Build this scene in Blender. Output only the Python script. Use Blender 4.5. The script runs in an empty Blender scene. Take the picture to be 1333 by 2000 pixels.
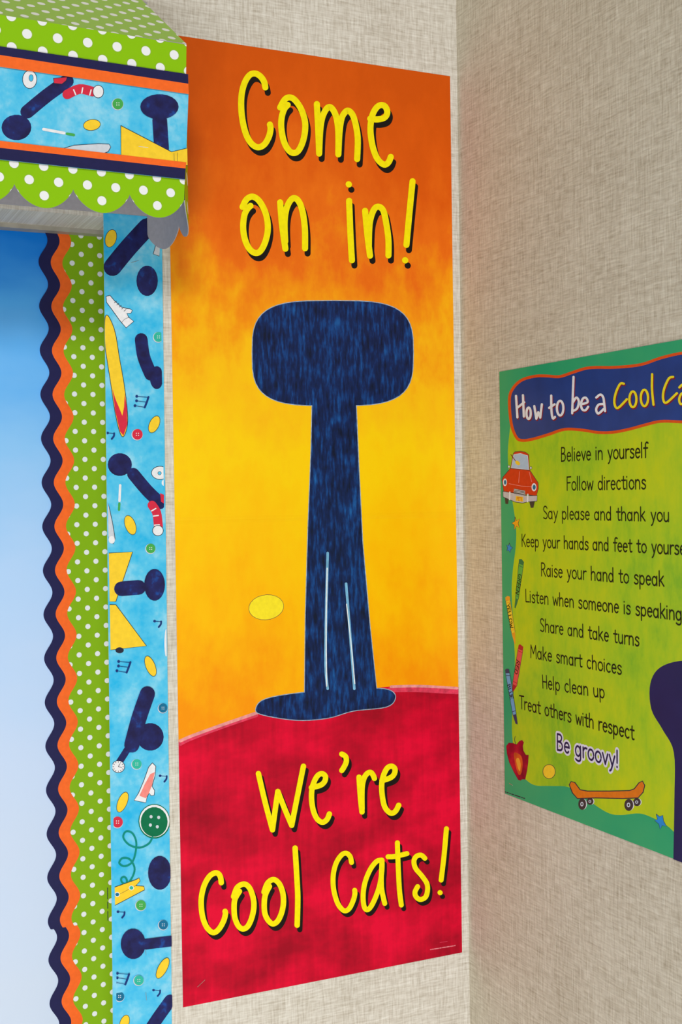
import bpy, bmesh, math, random
from mathutils import Vector, Matrix
SC = bpy.context.scene
COL = SC.collection
random.seed(4)

# ------------------------------------------------------------------ camera
F_PX = 2429.5
YAW, PITCH, ROLL = math.radians(25.192), math.radians(-0.778), math.radians(-0.8607)
CAM = Vector((-0.72533, -1.21691, 1.45))
_f = Vector((math.sin(YAW)*math.cos(PITCH), math.cos(YAW)*math.cos(PITCH), math.sin(PITCH)))
_r = Vector((math.cos(YAW), -math.sin(YAW), 0)); _u = _r.cross(_f)
RIGHT = _r*math.cos(ROLL) + _u*math.sin(ROLL); UP = -_r*math.sin(ROLL) + _u*math.cos(ROLL); FWD = _f
cd = bpy.data.cameras.new('camera'); cam = bpy.data.objects.new('camera', cd); COL.objects.link(cam)
m3 = Matrix((RIGHT, UP, -FWD)).transposed()
cam.matrix_world = Matrix.Translation(CAM) @ m3.to_4x4()
cd.sensor_fit = 'VERTICAL'; cd.sensor_height = 36.0; cd.lens = F_PX/2000*36; cd.clip_start = 0.01
SC.camera = cam
# ------------------------------------------------------------------ light
w = bpy.data.worlds.new('world'); SC.world = w; w.use_nodes = True
w.node_tree.nodes['Background'].inputs[0].default_value = (0.93, 0.96, 1.0, 1)
w.node_tree.nodes['Background'].inputs[1].default_value = 0.17
def area(name, loc, target, sx, sy, power, col=(1, 1, 1)):
    l = bpy.data.lights.new(name, 'AREA'); l.shape = 'RECTANGLE'; l.size = sx; l.size_y = sy
    l.energy = power; l.color = col
    o = bpy.data.objects.new(name, l); COL.objects.link(o); o.location = loc
    o.rotation_euler = (Vector(target)-Vector(loc)).to_track_quat('-Z', 'Y').to_euler()
area('added_high_key_light', (-2.6, -6.0, 4.7), (-0.5, 0, 1.5), 2.0, 1.1, 212, (1, 0.98, 0.94))  # added key light from an assumed high source, for the shade under the awning
area('added_low_fill_light', (-1.3, -2.0, 0.5), (-0.5, 0, 1.0), 1.5, 0.6, 29, (0.955, 0.975, 1.0))  # added fill light without a known source, brightens the lower walls
SC.view_settings.view_transform = 'Standard'; SC.view_settings.look = 'None'
SC.view_settings.exposure = 0.0; SC.view_settings.gamma = 1.0

# ------------------------------------------------------------------ measuring: a pixel of the photograph -> a point on a real plane
def ray(px, py):
    return FWD + RIGHT*((px-666.5)/F_PX) - UP*((py-1000.0)/F_PX)
class Plane:
    """a flat sheet's plane: p0, unit normal n (towards the room), ua = horizontal axis in it"""
    def __init__(s, p0, n, ua):
        s.p0 = Vector(p0); s.n = Vector(n).normalized(); s.ua = Vector(ua).normalized(); s.va = s.n.cross(s.ua)
        if s.va.z < 0: s.va = -s.va
        s.clamp = None
    def at(s, px, py):
        d = ray(px, py); t = (s.p0-CAM).dot(s.n)/d.dot(s.n); return CAM + d*t
    def uv(s, P):
        q = P-s.p0; return (q.dot(s.ua), q.dot(s.va))
    def pt(s, u, v, lift=0):
        return s.p0 + s.ua*u + s.va*v + s.n*lift
    def px(s, px, py):
        u, v = s.uv(s.at(px, py))
        if s.clamp: u = min(max(u, s.clamp[0]), s.clamp[1])
        return (u, v)
def left_plane(y, p0=(0, 0)):
    return Plane((p0[0], y, p0[1]), (0, -1, 0), (1, 0, 0))
def right_plane(x, p0=(0, 0)):
    return Plane((x, p0[0], p0[1]), (-1, 0, 0), (0, -1, 0))

# ------------------------------------------------------------------ materials
def lin(c):
    c = c/255.0
    return c/12.92 if c <= 0.04045 else ((c+0.055)/1.055)**2.4
def rgb(r, g, b): return (lin(r), lin(g), lin(b), 1)
class NT:
    def __init__(s, name, rough=0.45, spec=0.2):
        s.m = bpy.data.materials.new(name); s.m.use_nodes = True; s.t = s.m.node_tree
        s.b = s.t.nodes['Principled BSDF']; s.b.inputs['Roughness'].default_value = rough
        s.b.inputs['Specular IOR Level'].default_value = spec
    def n(s, typ, **k):
        o = s.t.nodes.new(typ)
        for a, v in k.items(): setattr(o, a, v)
        return o
    def l(s, a, b): s.t.links.new(a, b)
    def val(s, sock, x):
        if isinstance(x, bpy.types.NodeSocket): s.l(x, sock)
        else: sock.default_value = x
    def math(s, op, a, b=0.0, c=0.0):
        o = s.n('ShaderNodeMath', operation=op); s.val(o.inputs[0], a); s.val(o.inputs[1], b); s.val(o.inputs[2], c); return o.outputs[0]
    def mix(s, fac, a, b):
        o = s.n('ShaderNodeMix', data_type='RGBA'); s.val(o.inputs[0], fac); s.val(o.inputs[6], a); s.val(o.inputs[7], b); return o.outputs[2]
    def coord(s, kind='UV'):
        return s.n('ShaderNodeTexCoord').outputs[kind]
    def noise(s, vec, scale, detail=3.0, stretch=(1, 1, 1), rough=0.55):
        mp = s.n('ShaderNodeMapping'); mp.inputs['Scale'].default_value = stretch; s.l(vec, mp.inputs[0])
        o = s.n('ShaderNodeTexNoise'); o.inputs['Scale'].default_value = scale; o.inputs['Detail'].default_value = detail
        o.inputs['Roughness'].default_value = rough; s.l(mp.outputs[0], o.inputs['Vector']); return o.outputs[0]
    def ramp(s, fac, stops):
        o = s.n('ShaderNodeValToRGB'); e = o.color_ramp.elements
        while len(e) < len(stops): e.new(0.5)
        for i, (p, c) in enumerate(stops): e[i].position = p; e[i].color = c
        s.val(o.inputs[0], fac); return o.outputs[0]
    def done(s, col=None, bump=None, bstr=0.2, bdist=0.001):
        if col is not None: s.val(s.b.inputs['Base Color'], col)
        if bump is not None:
            o = s.n('ShaderNodeBump'); o.inputs['Strength'].default_value = bstr; o.inputs['Distance'].default_value = bdist
            s.l(bump, o.inputs['Height']); s.l(o.outputs[0], s.b.inputs['Normal'])
        return s.m
_ink = {}
def ink(name, r, g, b, rough=0.4, var=0.06, sc=220):
    """flat printed colour with a faint paper-print mottling"""
    if name in _ink: return _ink[name]
    t = NT(name, rough)
    nz = t.noise(t.coord('Object'), sc, 3)
    c = t.ramp(nz, [(0.3, tuple(x*(1-var) for x in rgb(r, g, b)[:3])+(1,)), (0.7, tuple(min(1, x*(1+var)) for x in rgb(r, g, b)[:3])+(1,))])
    _ink[name] = t.done(c); return _ink[name]
def dots_mat(name, base, dot, spacing, radius, rough=0.33):
    t = NT(name, rough)
    sep = t.n('ShaderNodeSeparateXYZ'); t.l(t.coord('UV'), sep.inputs[0])
    def cell(off):
        a = []
        for i in (0, 1):
            q = t.math('ADD', t.math('DIVIDE', sep.outputs[i], spacing), off)
            a.append(t.math('SUBTRACT', t.math('FRACT', q), 0.5))
        return t.math('SQRT', t.math('ADD', t.math('MULTIPLY', a[0], a[0]), t.math('MULTIPLY', a[1], a[1])))
    d = t.math('MINIMUM', cell(0.5), cell(0.0))
    rim = t.ramp(d, [(radius*0.97, rgb(*dot)), (radius*1.04, rgb(*[int(b*0.8+d_*0.12) for b, d_ in zip(base, dot)])), (radius*1.35, rgb(*base))])
    return t.done(rim)
def fabric(name, axis, tint=(1, 1, 1)):
    """woven wall covering: fine warp and weft threads with slubs"""
    t = NT(name, 0.85, 0.2)
    co = t.coord('Object')
    a = (1, 1, 1)
    def st(u, v): return (u, 1, v) if axis == 'x' else (1, u, v)
    hz = t.noise(co, 1, 2, st(60, 560)); vt = t.noise(co, 1, 2, st(520, 60))
    h2 = t.noise(co, 1, 2, st(5, 300)); v2 = t.noise(co, 1, 2, st(260, 5)); cl = t.noise(co, 14, 3)
    fine = t.math('ADD', t.math('MULTIPLY', hz, 0.5), t.math('MULTIPLY', vt, 0.5))
    slub = t.math('ADD', t.math('MULTIPLY', h2, 0.5), t.math('MULTIPLY', v2, 0.5))
    f = t.math('ADD', t.math('MULTIPLY', fine, 0.62), t.math('MULTIPLY', slub, 0.28))
    f = t.math('ADD', f, t.math('MULTIPLY', cl, 0.10))
    fc = [rgb(*[c*k_ for c, k_ in zip(q, tint)]) for q in FAB]
    col = t.ramp(f, [(0.36, fc[0]), (0.48, fc[1]), (0.62, fc[2])])
    return t.done(col, fine, 0.55, 0.0008)
FAB = ((178, 168, 151), (208, 201, 188), (233, 229, 219))

# ------------------------------------------------------------------ object helpers
def tag(o, label=None, cat=None, group=None, kind=None):
    if label: o['label'] = label
    if cat: o['category'] = cat
    if group: o['group'] = group
    if kind: o['kind'] = kind
    return o
def link(name, me, parent=None):
    o = bpy.data.objects.new(name, me); COL.objects.link(o)
    if parent:
        o.parent = parent; o.matrix_parent_inverse = Matrix.Translation(parent.location).inverted()
    return o
def empty(name, loc):
    o = bpy.data.objects.new(name, None); COL.objects.link(o); o.location = loc; o.empty_display_size = 0.05; return o
class MB:
    """collects faces (world coordinates) with uv and material, becomes one mesh"""
    def __init__(s): s.bm = bmesh.new(); s.uvl = s.bm.loops.layers.uv.new('UVMap'); s.mats = []
    def mi(s, m):
        if m not in s.mats: s.mats.append(m)
        return s.mats.index(m)
    def face(s, pts, m, uvs=None, n=None):
        vs = [s.bm.verts.new(p) for p in pts]
        try: f = s.bm.faces.new(vs)
        except ValueError: return
        f.material_index = s.mi(m)
        f.normal_update()
        if uvs:
            for lp, uv in zip(f.loops, uvs): lp[s.uvl].uv = uv
        if n is not None and f.normal.dot(n) < 0: f.normal_flip()
        return f
    def box(s, a, b, m):
        x0, y0, z0 = a; x1, y1, z1 = b
        v = [Vector((x, y, z)) for x in (x0, x1) for y in (y0, y1) for z in (z0, z1)]
        for q in ((0, 1, 3, 2), (4, 6, 7, 5), (0, 4, 5, 1), (2, 3, 7, 6), (0, 2, 6, 4), (1, 5, 7, 3)):
            s.face([v[i] for i in q], m)
    def build(s, name, parent=None, tri=True, smooth=False):
        if tri: bmesh.ops.triangulate(s.bm, faces=[f for f in s.bm.faces if len(f.verts) > 4])
        me = bpy.data.meshes.new(name); s.bm.to_mesh(me); s.bm.free()
        for m in s.mats: me.materials.append(m)
        return link(name, me, parent)
def sheet(mb, pl, uvpts, front, back, thick, lift=0.0, uv0=(0, 0)):
    """a sheet of paper or card with real thickness lying in plane pl"""
    F = [pl.pt(u, v, lift+thick) for u, v in uvpts]; B = [pl.pt(u, v, lift) for u, v in uvpts]
    uv = [(u-uv0[0], v-uv0[1]) for u, v in uvpts]
    mb.face(F, front, uv, pl.n); mb.face(list(reversed(B)), back, list(reversed(uv)), -pl.n)
    k = len(F)
    for i in range(k):
        j = (i+1) % k; mb.face([F[i], B[i], B[j], F[j]], back, [uv[i], uv[i], uv[j], uv[j]])

# ------------------------------------------------------------------ drawing of printed shapes (measured on the photograph, laid on the sheet)
def smooth(pts, closed=False, k=5):
    n = len(pts); out = []
    if n < 3: return list(pts)
    rng = range(n) if closed else range(n-1)
    for i in rng:
        if closed: p0, p1, p2, p3 = (pts[(i+d) % n] for d in (-1, 0, 1, 2))
        else: p0, p1, p2, p3 = pts[max(i-1, 0)], pts[i], pts[i+1], pts[min(i+2, n-1)]
        for q in range(k):
            t = q/k
            out.append(tuple(0.5*(2*p1[c]+(p2[c]-p0[c])*t+(2*p0[c]-5*p1[c]+4*p2[c]-p3[c])*t*t+(3*p1[c]-p0[c]-3*p2[c]+p3[c])*t**3) for c in (0, 1)))
    if not closed: out.append(tuple(pts[-1]))
    return out
def ell(cx, cy, rx, ry, a0=0, a1=360, n=22, rot=0):
    full = abs(a1-a0) >= 359.9; m = n if full else n+1; cr, sr = math.cos(math.radians(rot)), math.sin(math.radians(rot)); o = []
    for i in range(m):
        a = math.radians(a0+(a1-a0)*i/n); x, y = rx*math.cos(a), ry*math.sin(a); o.append((cx+x*cr-y*sr, cy+x*sr+y*cr))
    return o
STEP = 6e-6
class Ink:
    """printed shapes on a sheet; coordinates through frame(): scale+origin of a crop, in photograph pixels"""
    def __init__(s, pl, base, scale=1, ox=0, oy=0):
        s.pl = pl; s.base = base; s.k = scale; s.ox = ox; s.oy = oy; s.mb = MB(); s.z = 1; s.direct = False
    def frame(s, scale, ox, oy): s.k, s.ox, s.oy = scale, ox, oy; return s
    def m(s, p):
        if s.direct: return p
        return s.pl.px(s.ox+p[0]*s.k, s.oy+p[1]*s.k)
    def poly(s, pts, mat, lay=None, sm=False, outline=None, ow=1.2, uv0=(0, 0)):
        if sm: pts = smooth(pts, True)
        L = s.z if lay is None else lay
        if lay is None: s.z += 1
        q = [s.m(p) for p in pts]
        s.mb.face([s.pl.pt(u, v, s.base+L*STEP) for u, v in q], mat, [(u-uv0[0], v-uv0[1]) for u, v in q], s.pl.n)
        if outline: s.stroke(list(pts)+[pts[0]], ow/s.k, outline)
    def stroke(s, pts, width, mat, lay=None, sm=False, taper=None):
        if sm: pts = smooth(pts)
        L = s.z if lay is None else lay
        if lay is None: s.z += 1
        P = [pts[0]]
        for p in pts[1:]:
            if math.hypot(p[0]-P[-1][0], p[1]-P[-1][1]) > 1e-9: P.append(p)
        n = len(P); h = width/2
        if n == 1:
            s.poly(ell(P[0][0], P[0][1], h, h), mat, L); return
        N = []
        for i in range(n):
            a = P[max(i-1, 0)]; b = P[min(i+1, n-1)]; dx, dy = b[0]-a[0], b[1]-a[1]; l = math.hypot(dx, dy) or 1; N.append((-dy/l, dx/l))
        def lift(i): return s.base+(L+0.6*i/max(n-1, 1))*STEP
        def put(p, lf): u, v = s.m(p); return s.pl.pt(u, v, lf)
        A = [put((P[i][0]+N[i][0]*h, P[i][1]+N[i][1]*h), lift(i)) for i in range(n)]
        B = [put((P[i][0]-N[i][0]*h, P[i][1]-N[i][1]*h), lift(i)) for i in range(n)]
        for i in range(n-1): s.mb.face([A[i], A[i+1], B[i+1], B[i]], mat, None, s.pl.n)
        for i, sg in ((0, 1), (n-1, -1)):
            a0 = math.atan2(N[i][1], N[i][0])
            cap = [put((P[i][0]+h*math.cos(a0+sg*math.pi*t/8), P[i][1]+h*math.sin(a0+sg*math.pi*t/8)), lift(i)) for t in range(9)]
            s.mb.face(cap, mat, None, s.pl.n)
    def build(s, name, parent): return s.mb.build(name, parent)

# stroke lettering: every glyph is (advance, strokes); cap height 1, x height 0.62
def E_(*a): return ell(*a, n=16)
GL = {
 'a': (.52, [E_(.21, .3, .17, .3, 40, 400), [(.39, .62), (.39, 0)]]), 'b': (.5, [[(.06, 1), (.06, 0)], E_(.23, .3, .17, .3, 180, 540)]),
 'c': (.44, [E_(.23, .31, .18, .31, 50, 310)]), 'd': (.52, [E_(.21, .3, .17, .3, 0, 360.1), [(.39, 1), (.39, 0)]]),
 'e': (.47, [[(.06, .34), (.39, .34)], E_(.225, .31, .17, .31, 5, 315)]),
 'f': (.36, [smooth([(.36, .94), (.27, 1), (.18, .93), (.16, .78), (.16, 0)]), [(.02, .62), (.32, .62)]]),
 'g': (.52, [E_(.21, .3, .17, .3, 0, 360.1), smooth([(.39, .62), (.39, -.1), (.32, -.27), (.18, -.3), (.05, -.22)])]),
 'h': (.5, [[(.06, 1), (.06, 0)], smooth([(.06, .38), (.13, .56), (.25, .62), (.36, .52), (.38, .35), (.38, 0)])]),
 'i': (.2, [[(.06, .62), (.06, 0)], [(.06, .84), (.061, .86)]]), 'k': (.48, [[(.06, 1), (.06, 0)], [(.36, .66), (.06, .27)], [(.15, .37), (.4, 0)]]),
 'l': (.2, [[(.06, 1), (.06, 0)]]),
 'm': (.74, [[(.06, .62), (.06, 0)], smooth([(.06, .38), (.12, .56), (.21, .62), (.31, .54), (.33, .35), (.33, 0)]), smooth([(.33, .38), (.4, .56), (.48, .62), (.58, .54), (.61, .35), (.61, 0)])]),
 'n': (.5, [[(.06, .62), (.06, 0)], smooth([(.06, .38), (.13, .56), (.24, .62), (.35, .53), (.38, .35), (.38, 0)])]),
 'o': (.5, [E_(.24, .31, .19, .31, 0, 360.1)]), 'p': (.5, [[(.06, .62), (.06, -.32)], E_(.23, .3, .17, .3, 180, 540)]),
 'r': (.36, [[(.06, .62), (.06, 0)], smooth([(.06, .38), (.12, .54), (.22, .61), (.32, .6)])]),
 's': (.42, [smooth([(.34, .52), (.25, .61), (.13, .6), (.07, .48), (.14, .37), (.27, .29), (.34, .17), (.28, .03), (.14, 0), (.05, .08)])]),
 't': (.38, [smooth([(.17, .88), (.16, .5), (.17, .1), (.23, .01), (.32, .03)]), [(.02, .62), (.33, .62)]]),
 'u': (.5, [smooth([(.06, .62), (.06, .22), (.12, .04), (.22, 0), (.33, .08), (.38, .25)]), [(.38, .62), (.38, 0)]]),
 'v': (.44, [[(.04, .62), (.21, 0)], [(.21, 0), (.38, .62)]]), 'w': (.62, [[(.04, .62), (.16, 0)], [(.16, 0), (.29, .5)], [(.29, .5), (.42, 0)], [(.42, 0), (.55, .62)]]),
 'y': (.46, [[(.05, .62), (.23, .03)], smooth([(.4, .62), (.24, .05), (.15, -.22), (.07, -.3)])]),
 ' ': (.34, []), '!': (.24, [[(.1, 1), (.09, .28)], [(.085, .03), (.086, .05)]]),
 'B': (.54, [[(.07, 1), (.06, 0)], smooth([(.07, 1), (.3, .98), (.38, .83), (.3, .6), (.07, .54)]), smooth([(.07, .54), (.34, .5), (.43, .27), (.33, .05), (.06, 0)])]),
 'F': (.46, [[(.07, 1), (.07, 0)], [(.07, .98), (.42, 1)], [(.07, .55), (.36, .56)]]),
 'S': (.5, [smooth([(.41, .86), (.32, .98), (.18, .99), (.08, .84), (.12, .65), (.28, .5), (.41, .33), (.4, .12), (.26, 0), (.07, .08)])]),
 'K': (.52, [[(.07, 1), (.07, 0)], [(.43, 1), (.08, .45)], [(.17, .58), (.46, 0)]]),
 'R': (.54, [[(.07, 1), (.07, 0)], smooth([(.07, 1), (.3, .98), (.41, .78), (.32, .56), (.07, .5)]), [(.2, .5), (.46, 0)]]),
 'L': (.46, [[(.07, 1), (.07, 0)], [(.07, 0), (.42, .02)]]),
 'M': (.7, [[(.07, 0), (.1, 1)], [(.1, 1), (.33, .35)], [(.33, .35), (.56, 1)], [(.56, 1), (.61, 0)]]),
 'H': (.54, [[(.07, 1), (.07, 0)], [(.44, 1), (.44, 0)], [(.07, .5), (.44, .5)]]), 'T': (.5, [[(.02, .98), (.47, 1)], [(.24, 1), (.25, 0)]]),
 'G': (.54, [smooth([(.43, .86), (.33, .98), (.2, .97), (.08, .75), (.06, .4), (.14, .08), (.3, .02), (.43, .16), (.44, .42)]), [(.44, .42), (.27, .42)]]),
 'E': (.47, [[(.07, 1), (.07, 0)], [(.07, 1), (.4, 1)], [(.07, .53), (.36, .53)], [(.07, 0), (.42, 0)]]),
 'N': (.56, [[(.07, 0), (.07, 1)], [(.07, 1), (.46, 0)], [(.46, 0), (.46, 1)]]), 'Y': (.5, [[(.04, 1), (.24, .5)], [(.45, 1), (.24, .5)], [(.24, .5), (.24, 0)]]),
 'O': (.58, [E_(.27, .5, .22, .5, 0, 360.1)]), 'W': (.74, [[(.04, 1), (.19, 0)], [(.19, 0), (.35, .75)], [(.35, .75), (.51, 0)], [(.51, 0), (.66, 1)]]),
 'D': (.56, [[(.07, 1), (.07, 0)], smooth([(.07, 1), (.32, .93), (.45, .65), (.45, .35), (.32, .07), (.07, 0)])]),
 'U': (.54, [smooth([(.07, 1), (.07, .3), (.14, .06), (.26, 0), (.38, .06), (.45, .3), (.45, 1)])]), 'P': (.5, [[(.07, 1), (.07, 0)], smooth([(.07, 1), (.3, .98), (.4, .76), (.3, .54), (.07, .5)])]),
}
def write(I, text, a, b, cap, pen, mats, partial=None):
    """text from point a to point b (photograph pixels, baseline); cap height in pixels at a; partial = part of the text that ends at b"""
    pl = I.pl
    fit = partial or text
    adv = lambda s_: sum(GL[c][0] for c in s_)
    A = Vector(pl.uv(pl.at(*a))); B = Vector(pl.uv(pl.at(*b))); T = Vector(pl.uv(pl.at(a[0], a[1]-cap)))
    d = (B-A); L = d.length; d.normalize(); h = (T-A).length; nrm = Vector((-d.y, d.x))
    if nrm.y < 0 and abs(nrm.y) > 0.2: nrm = -nrm
    sx = L/adv(fit); I.direct = True; z0 = I.z
    for off, mat, pw in mats:
        x = 0.0
        for c in text:
            for st in GL[c][1]:
                pts = [tuple(A + d*(x+p[0])*sx + nrm*p[1]*h + Vector(off)) for p in st]
                I.stroke(pts, pen*h*pw, mat)
            x += GL[c][0]
        I.z += 1
    I.direct = False

# colours of the prints
NAVY = ink('navy_ink', 33, 33, 78, 0.35); NAVYART = None
ORANGE = ink('orange_ink', 250, 108, 38, 0.35); WHITE = ink('white_ink', 236, 236, 240); BLACK = ink('black_ink', 22, 16, 14)
LINE = ink('outline_ink', 40, 42, 60); YELLOW = ink('yellow_ink', 250, 208, 50); BRIGHT = ink('lettering_yellow_ink', 250, 232, 0, 0.35)
RED = ink('red_ink', 214, 44, 70); GREENB = ink('button_green_ink', 70, 170, 80); TEAL = ink('button_teal_ink', 50, 185, 160)
DTEAL = ink('button_blue_ink', 22, 110, 150); DGREEN = ink('button_dark_green_ink', 0, 112, 72); PINK = ink('shoe_pink_ink', 244, 140, 132)
PALE = ink('pale_grey_ink', 205, 212, 222); NOTE = ink('note_ink', 22, 52, 120); THREAD = ink('thread_green_ink', 0, 140, 125)
GREYBACK = ink('card_back_grey', 176, 172, 176, 0.7); PAPERBACK = ink('paper_back_white', 225, 225, 222, 0.7)
SHADOWRED = ink('dark_red_ink', 130, 22, 48)
def navy_paint():
    t = NT('navy_brush_paint', 0.38)
    a = t.noise(t.coord('Object'), 1, 4, (320, 320, 60)); b = t.noise(t.coord('Object'), 40, 4)
    f = t.math('ADD', t.math('MULTIPLY', a, 0.6), t.math('MULTIPLY', b, 0.4))
    return t.done(t.ramp(f, [(0.36, rgb(14, 22, 48)), (0.5, rgb(18, 38, 88)), (0.6, rgb(20, 66, 132)), (0.7, rgb(30, 100, 170))]))
def navy_small():
    t = NT('navy_print_paint', 0.38)
    f = t.noise(t.coord('Object'), 90, 4)
    return t.done(t.ramp(f, [(0.35, rgb(30, 28, 72)), (0.6, rgb(34, 40, 100)), (0.75, rgb(26, 80, 165))]))
NAVYBIG = navy_paint(); NAVYART = navy_small()
def sky_print(name, c0, c1, c2):
    t = NT(name, 0.33)
    f = t.noise(t.coord('Object'), 26, 5, rough=0.6)
    g = t.noise(t.coord('Object'), 180, 3)
    f = t.math('ADD', t.math('MULTIPLY', f, 0.8), t.math('MULTIPLY', g, 0.2))
    return t.done(t.ramp(f, [(0.36, rgb(*c0)), (0.52, rgb(*c1)), (0.66, rgb(*c2))]))
BLUEART = sky_print('blue_art_print', (36, 182, 236), (92, 200, 240), (150, 218, 244))

# ================================================================== the room
WL = left_plane(0.0); REC = 0.077
zs = WL.at(100, 415).z                       # underside of the opening's head
xj = WL.at(206, 600).x + 0.028               # right jamb of the opening, behind the border's overhang
X0, ZT, ZB = -2.4, 2.7, 0.78
fabL, fabR = fabric('woven_wall_fabric_left', 'x'), fabric('woven_wall_fabric_right_shaded', 'y', (0.97, 0.955, 0.91))  # same fabric; right copy tinted darker and warmer to paint in its dimmer light
mb = MB()
mb.box((xj, 0, 0), (0, 0.12, ZT), fabL); mb.box((X0, 0, zs), (xj, 0.12, ZT), fabL)
mb.box((X0, 0, 0), (xj, 0.12, ZB), fabL); mb.box((X0, REC, ZB), (xj, 0.12, zs), fabL)
tag(mb.build('wall_left'), kind='structure')
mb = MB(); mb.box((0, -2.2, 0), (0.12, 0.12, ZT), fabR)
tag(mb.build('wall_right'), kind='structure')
carpet = NT('carpet', 0.95, 0.1); carpet = carpet.done(carpet.ramp(carpet.noise(carpet.coord('Object'), 300, 4), [(0.3, rgb(120, 112, 100)), (0.7, rgb(165, 155, 140))]))
mb = MB(); mb.box((X0, -3.2, -0.1), (0.12, 0.12, 0), carpet); tag(mb.build('floor'), kind='structure')
fr = NT('frame_metal', 0.5, 0.5); fr = fr.done(fr.ramp(fr.noise(fr.coord('Object'), 60, 2), [(0.3, rgb(150, 145, 132)), (0.7, rgb(172, 167, 154))]))
mb = MB(); mb.box((X0, REC-0.016, zs-0.0045), (xj, REC, zs), fr); tag(mb.build('trim_1'), kind='structure')

# ================================================================== the opening: sky paper and wavy border trim
SK = left_plane(REC-0.0002)
t = NT('sky_paper_print', 0.35)
sep = t.n('ShaderNodeSeparateXYZ'); t.l(t.coord('UV'), sep.inputs[0])
v = t.math('DIVIDE', sep.outputs[1], 0.84)
cl = t.noise(t.coord('UV'), 4.5, 4, (1, 1.8, 1), 0.5)
vv = t.math('ADD', v, t.math('MULTIPLY', t.math('SUBTRACT', cl, 0.5), -0.26))
skym = t.done(t.ramp(vv, [(0.05, rgb(206, 220, 240)), (0.35, rgb(200, 219, 247)), (0.58, rgb(178, 213, 252)), (0.74, rgb(140, 200, 250)), (0.88, rgb(84, 176, 248)), (0.97, rgb(4, 122, 222))]))
zsky1 = zs-0.0045; zsky0 = ZB+0.01
mb = MB(); sheet(mb, SK, [(X0+.05, zsky0), (xj-.005, zsky0), (xj-.005, zsky1), (X0+.05, zsky1)], skym, PAPERBACK, 0.0004, 0.0003, (0, zs-0.84))
tag(mb.build('sky_backdrop_paper'), 'large paper backdrop printed with a blue sky fading to pale cloud, at far left', 'backdrop')

TR = left_plane(REC-0.0012)
px2 = lambda zx, zy, k, ox, oy: (ox+zx*k, oy+zy*k)
P0 = TR.px(157.3, 461.0)                     # a polka dot's centre
lat = TR.px(157.3+0, 461+36.4); SP = abs(lat[1]-P0[1])
LIME_TRIM = dots_mat('lime_small_dots_print', (134, 180, 22), (232, 236, 236), SP, 0.138)
def trim(y_top, y_bot, peaks, ref_left, lift, name, label, slope=0.0):
    """wavy three-colour border; peaks = (pixel y of one left swing, its pixel x), (another)"""
    (xa, ya), (xb, yb), count = peaks
    ua, va = TR.px(xa, ya); ub, vb = TR.px(xb, yb); per = (va-vb)/count
    v1 = TR.px(150, y_top)[1]; v0 = TR.px(150, y_bot)[1]; sc = abs(TR.px(150, 1000)[0]-TR.px(151, 1000)[0])
    amp = 8.8*sc
    def edge(off):
        out = []; n = 520
        for i in range(n+1):
            vz = v0+(v1-v0)*i/n; c = ua+(ub-ua)*(va-vz)/(va-vb)
            out.append((c+off*sc+amp-amp*math.cos(2*math.pi*(va-vz)/per), vz))
        return out
    e = [edge(0), edge(23.2), edge(45.6)]
    ur = xj-0.003
    mb = MB()
    for k_, (a_, mat) in enumerate(((e[0], NAVY), (e[1], ORANGE), (e[2], LIME_TRIM))):
        b_ = e[k_+1] if k_ < 2 else [(ur, q[1]) for q in a_]
        for i in range(len(a_)-1):
            q = [a_[i], b_[i], b_[i+1], a_[i+1]]
            mb.face([TR.pt(u, v, lift+.0004) for u, v in q], mat, [(u-P0[0], v-P0[1]) for u, v in q], TR.n)
    a_ = e[0]
    for i in range(len(a_)-1):
        q = [a_[i], (ur, a_[i][1]), (ur, a_[i+1][1]), a_[i+1]]
        mb.face([TR.pt(u, v, lift) for u, v in q], PAPERBACK, None, -TR.n)
        mb.face([TR.pt(*a_[i], lift), TR.pt(*a_[i], lift+.0004), TR.pt(*a_[i+1], lift+.0004), TR.pt(*a_[i+1], lift)], NAVY, None, -TR.ua)
    for vz, row in ((v0, e[0][0]), (v1, e[0][-1])):
        mb.face([TR.pt(row[0], vz, lift), TR.pt(ur, vz, lift), TR.pt(ur, vz, lift+.0004), TR.pt(row[0], vz, lift+.0004)], PAPERBACK)
    o = mb.build(name); return tag(o, label, 'border trim', 'wavy border trim pieces')
t1 = trim(452, 1806, ((74.6, 511.7), (91.6, 1714), 14), 0, 0.0016, 'wavy_border_trim', 'long upper piece of wavy navy, orange and lime polka dot border trim beside the sky paper')
t2 = trim(1795, 2330, ((92.0, 1790), (96.4, 1960), 2), 0, 0.0010, 'wavy_border_trim', 'short lower piece of wavy border trim joined below the long one, at bottom left')
I = Ink(TR, 0.0020); I.frame(1, 0, 0)
for k_ in range(14):
    if k_ not in (5, 9): I.stroke([(209.2+k_*0.05, 1733+k_*4.6), (209.3+k_*0.05, 1736.4+k_*4.6)], 1.6, LINE)
I.build('small_print', t1)

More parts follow.
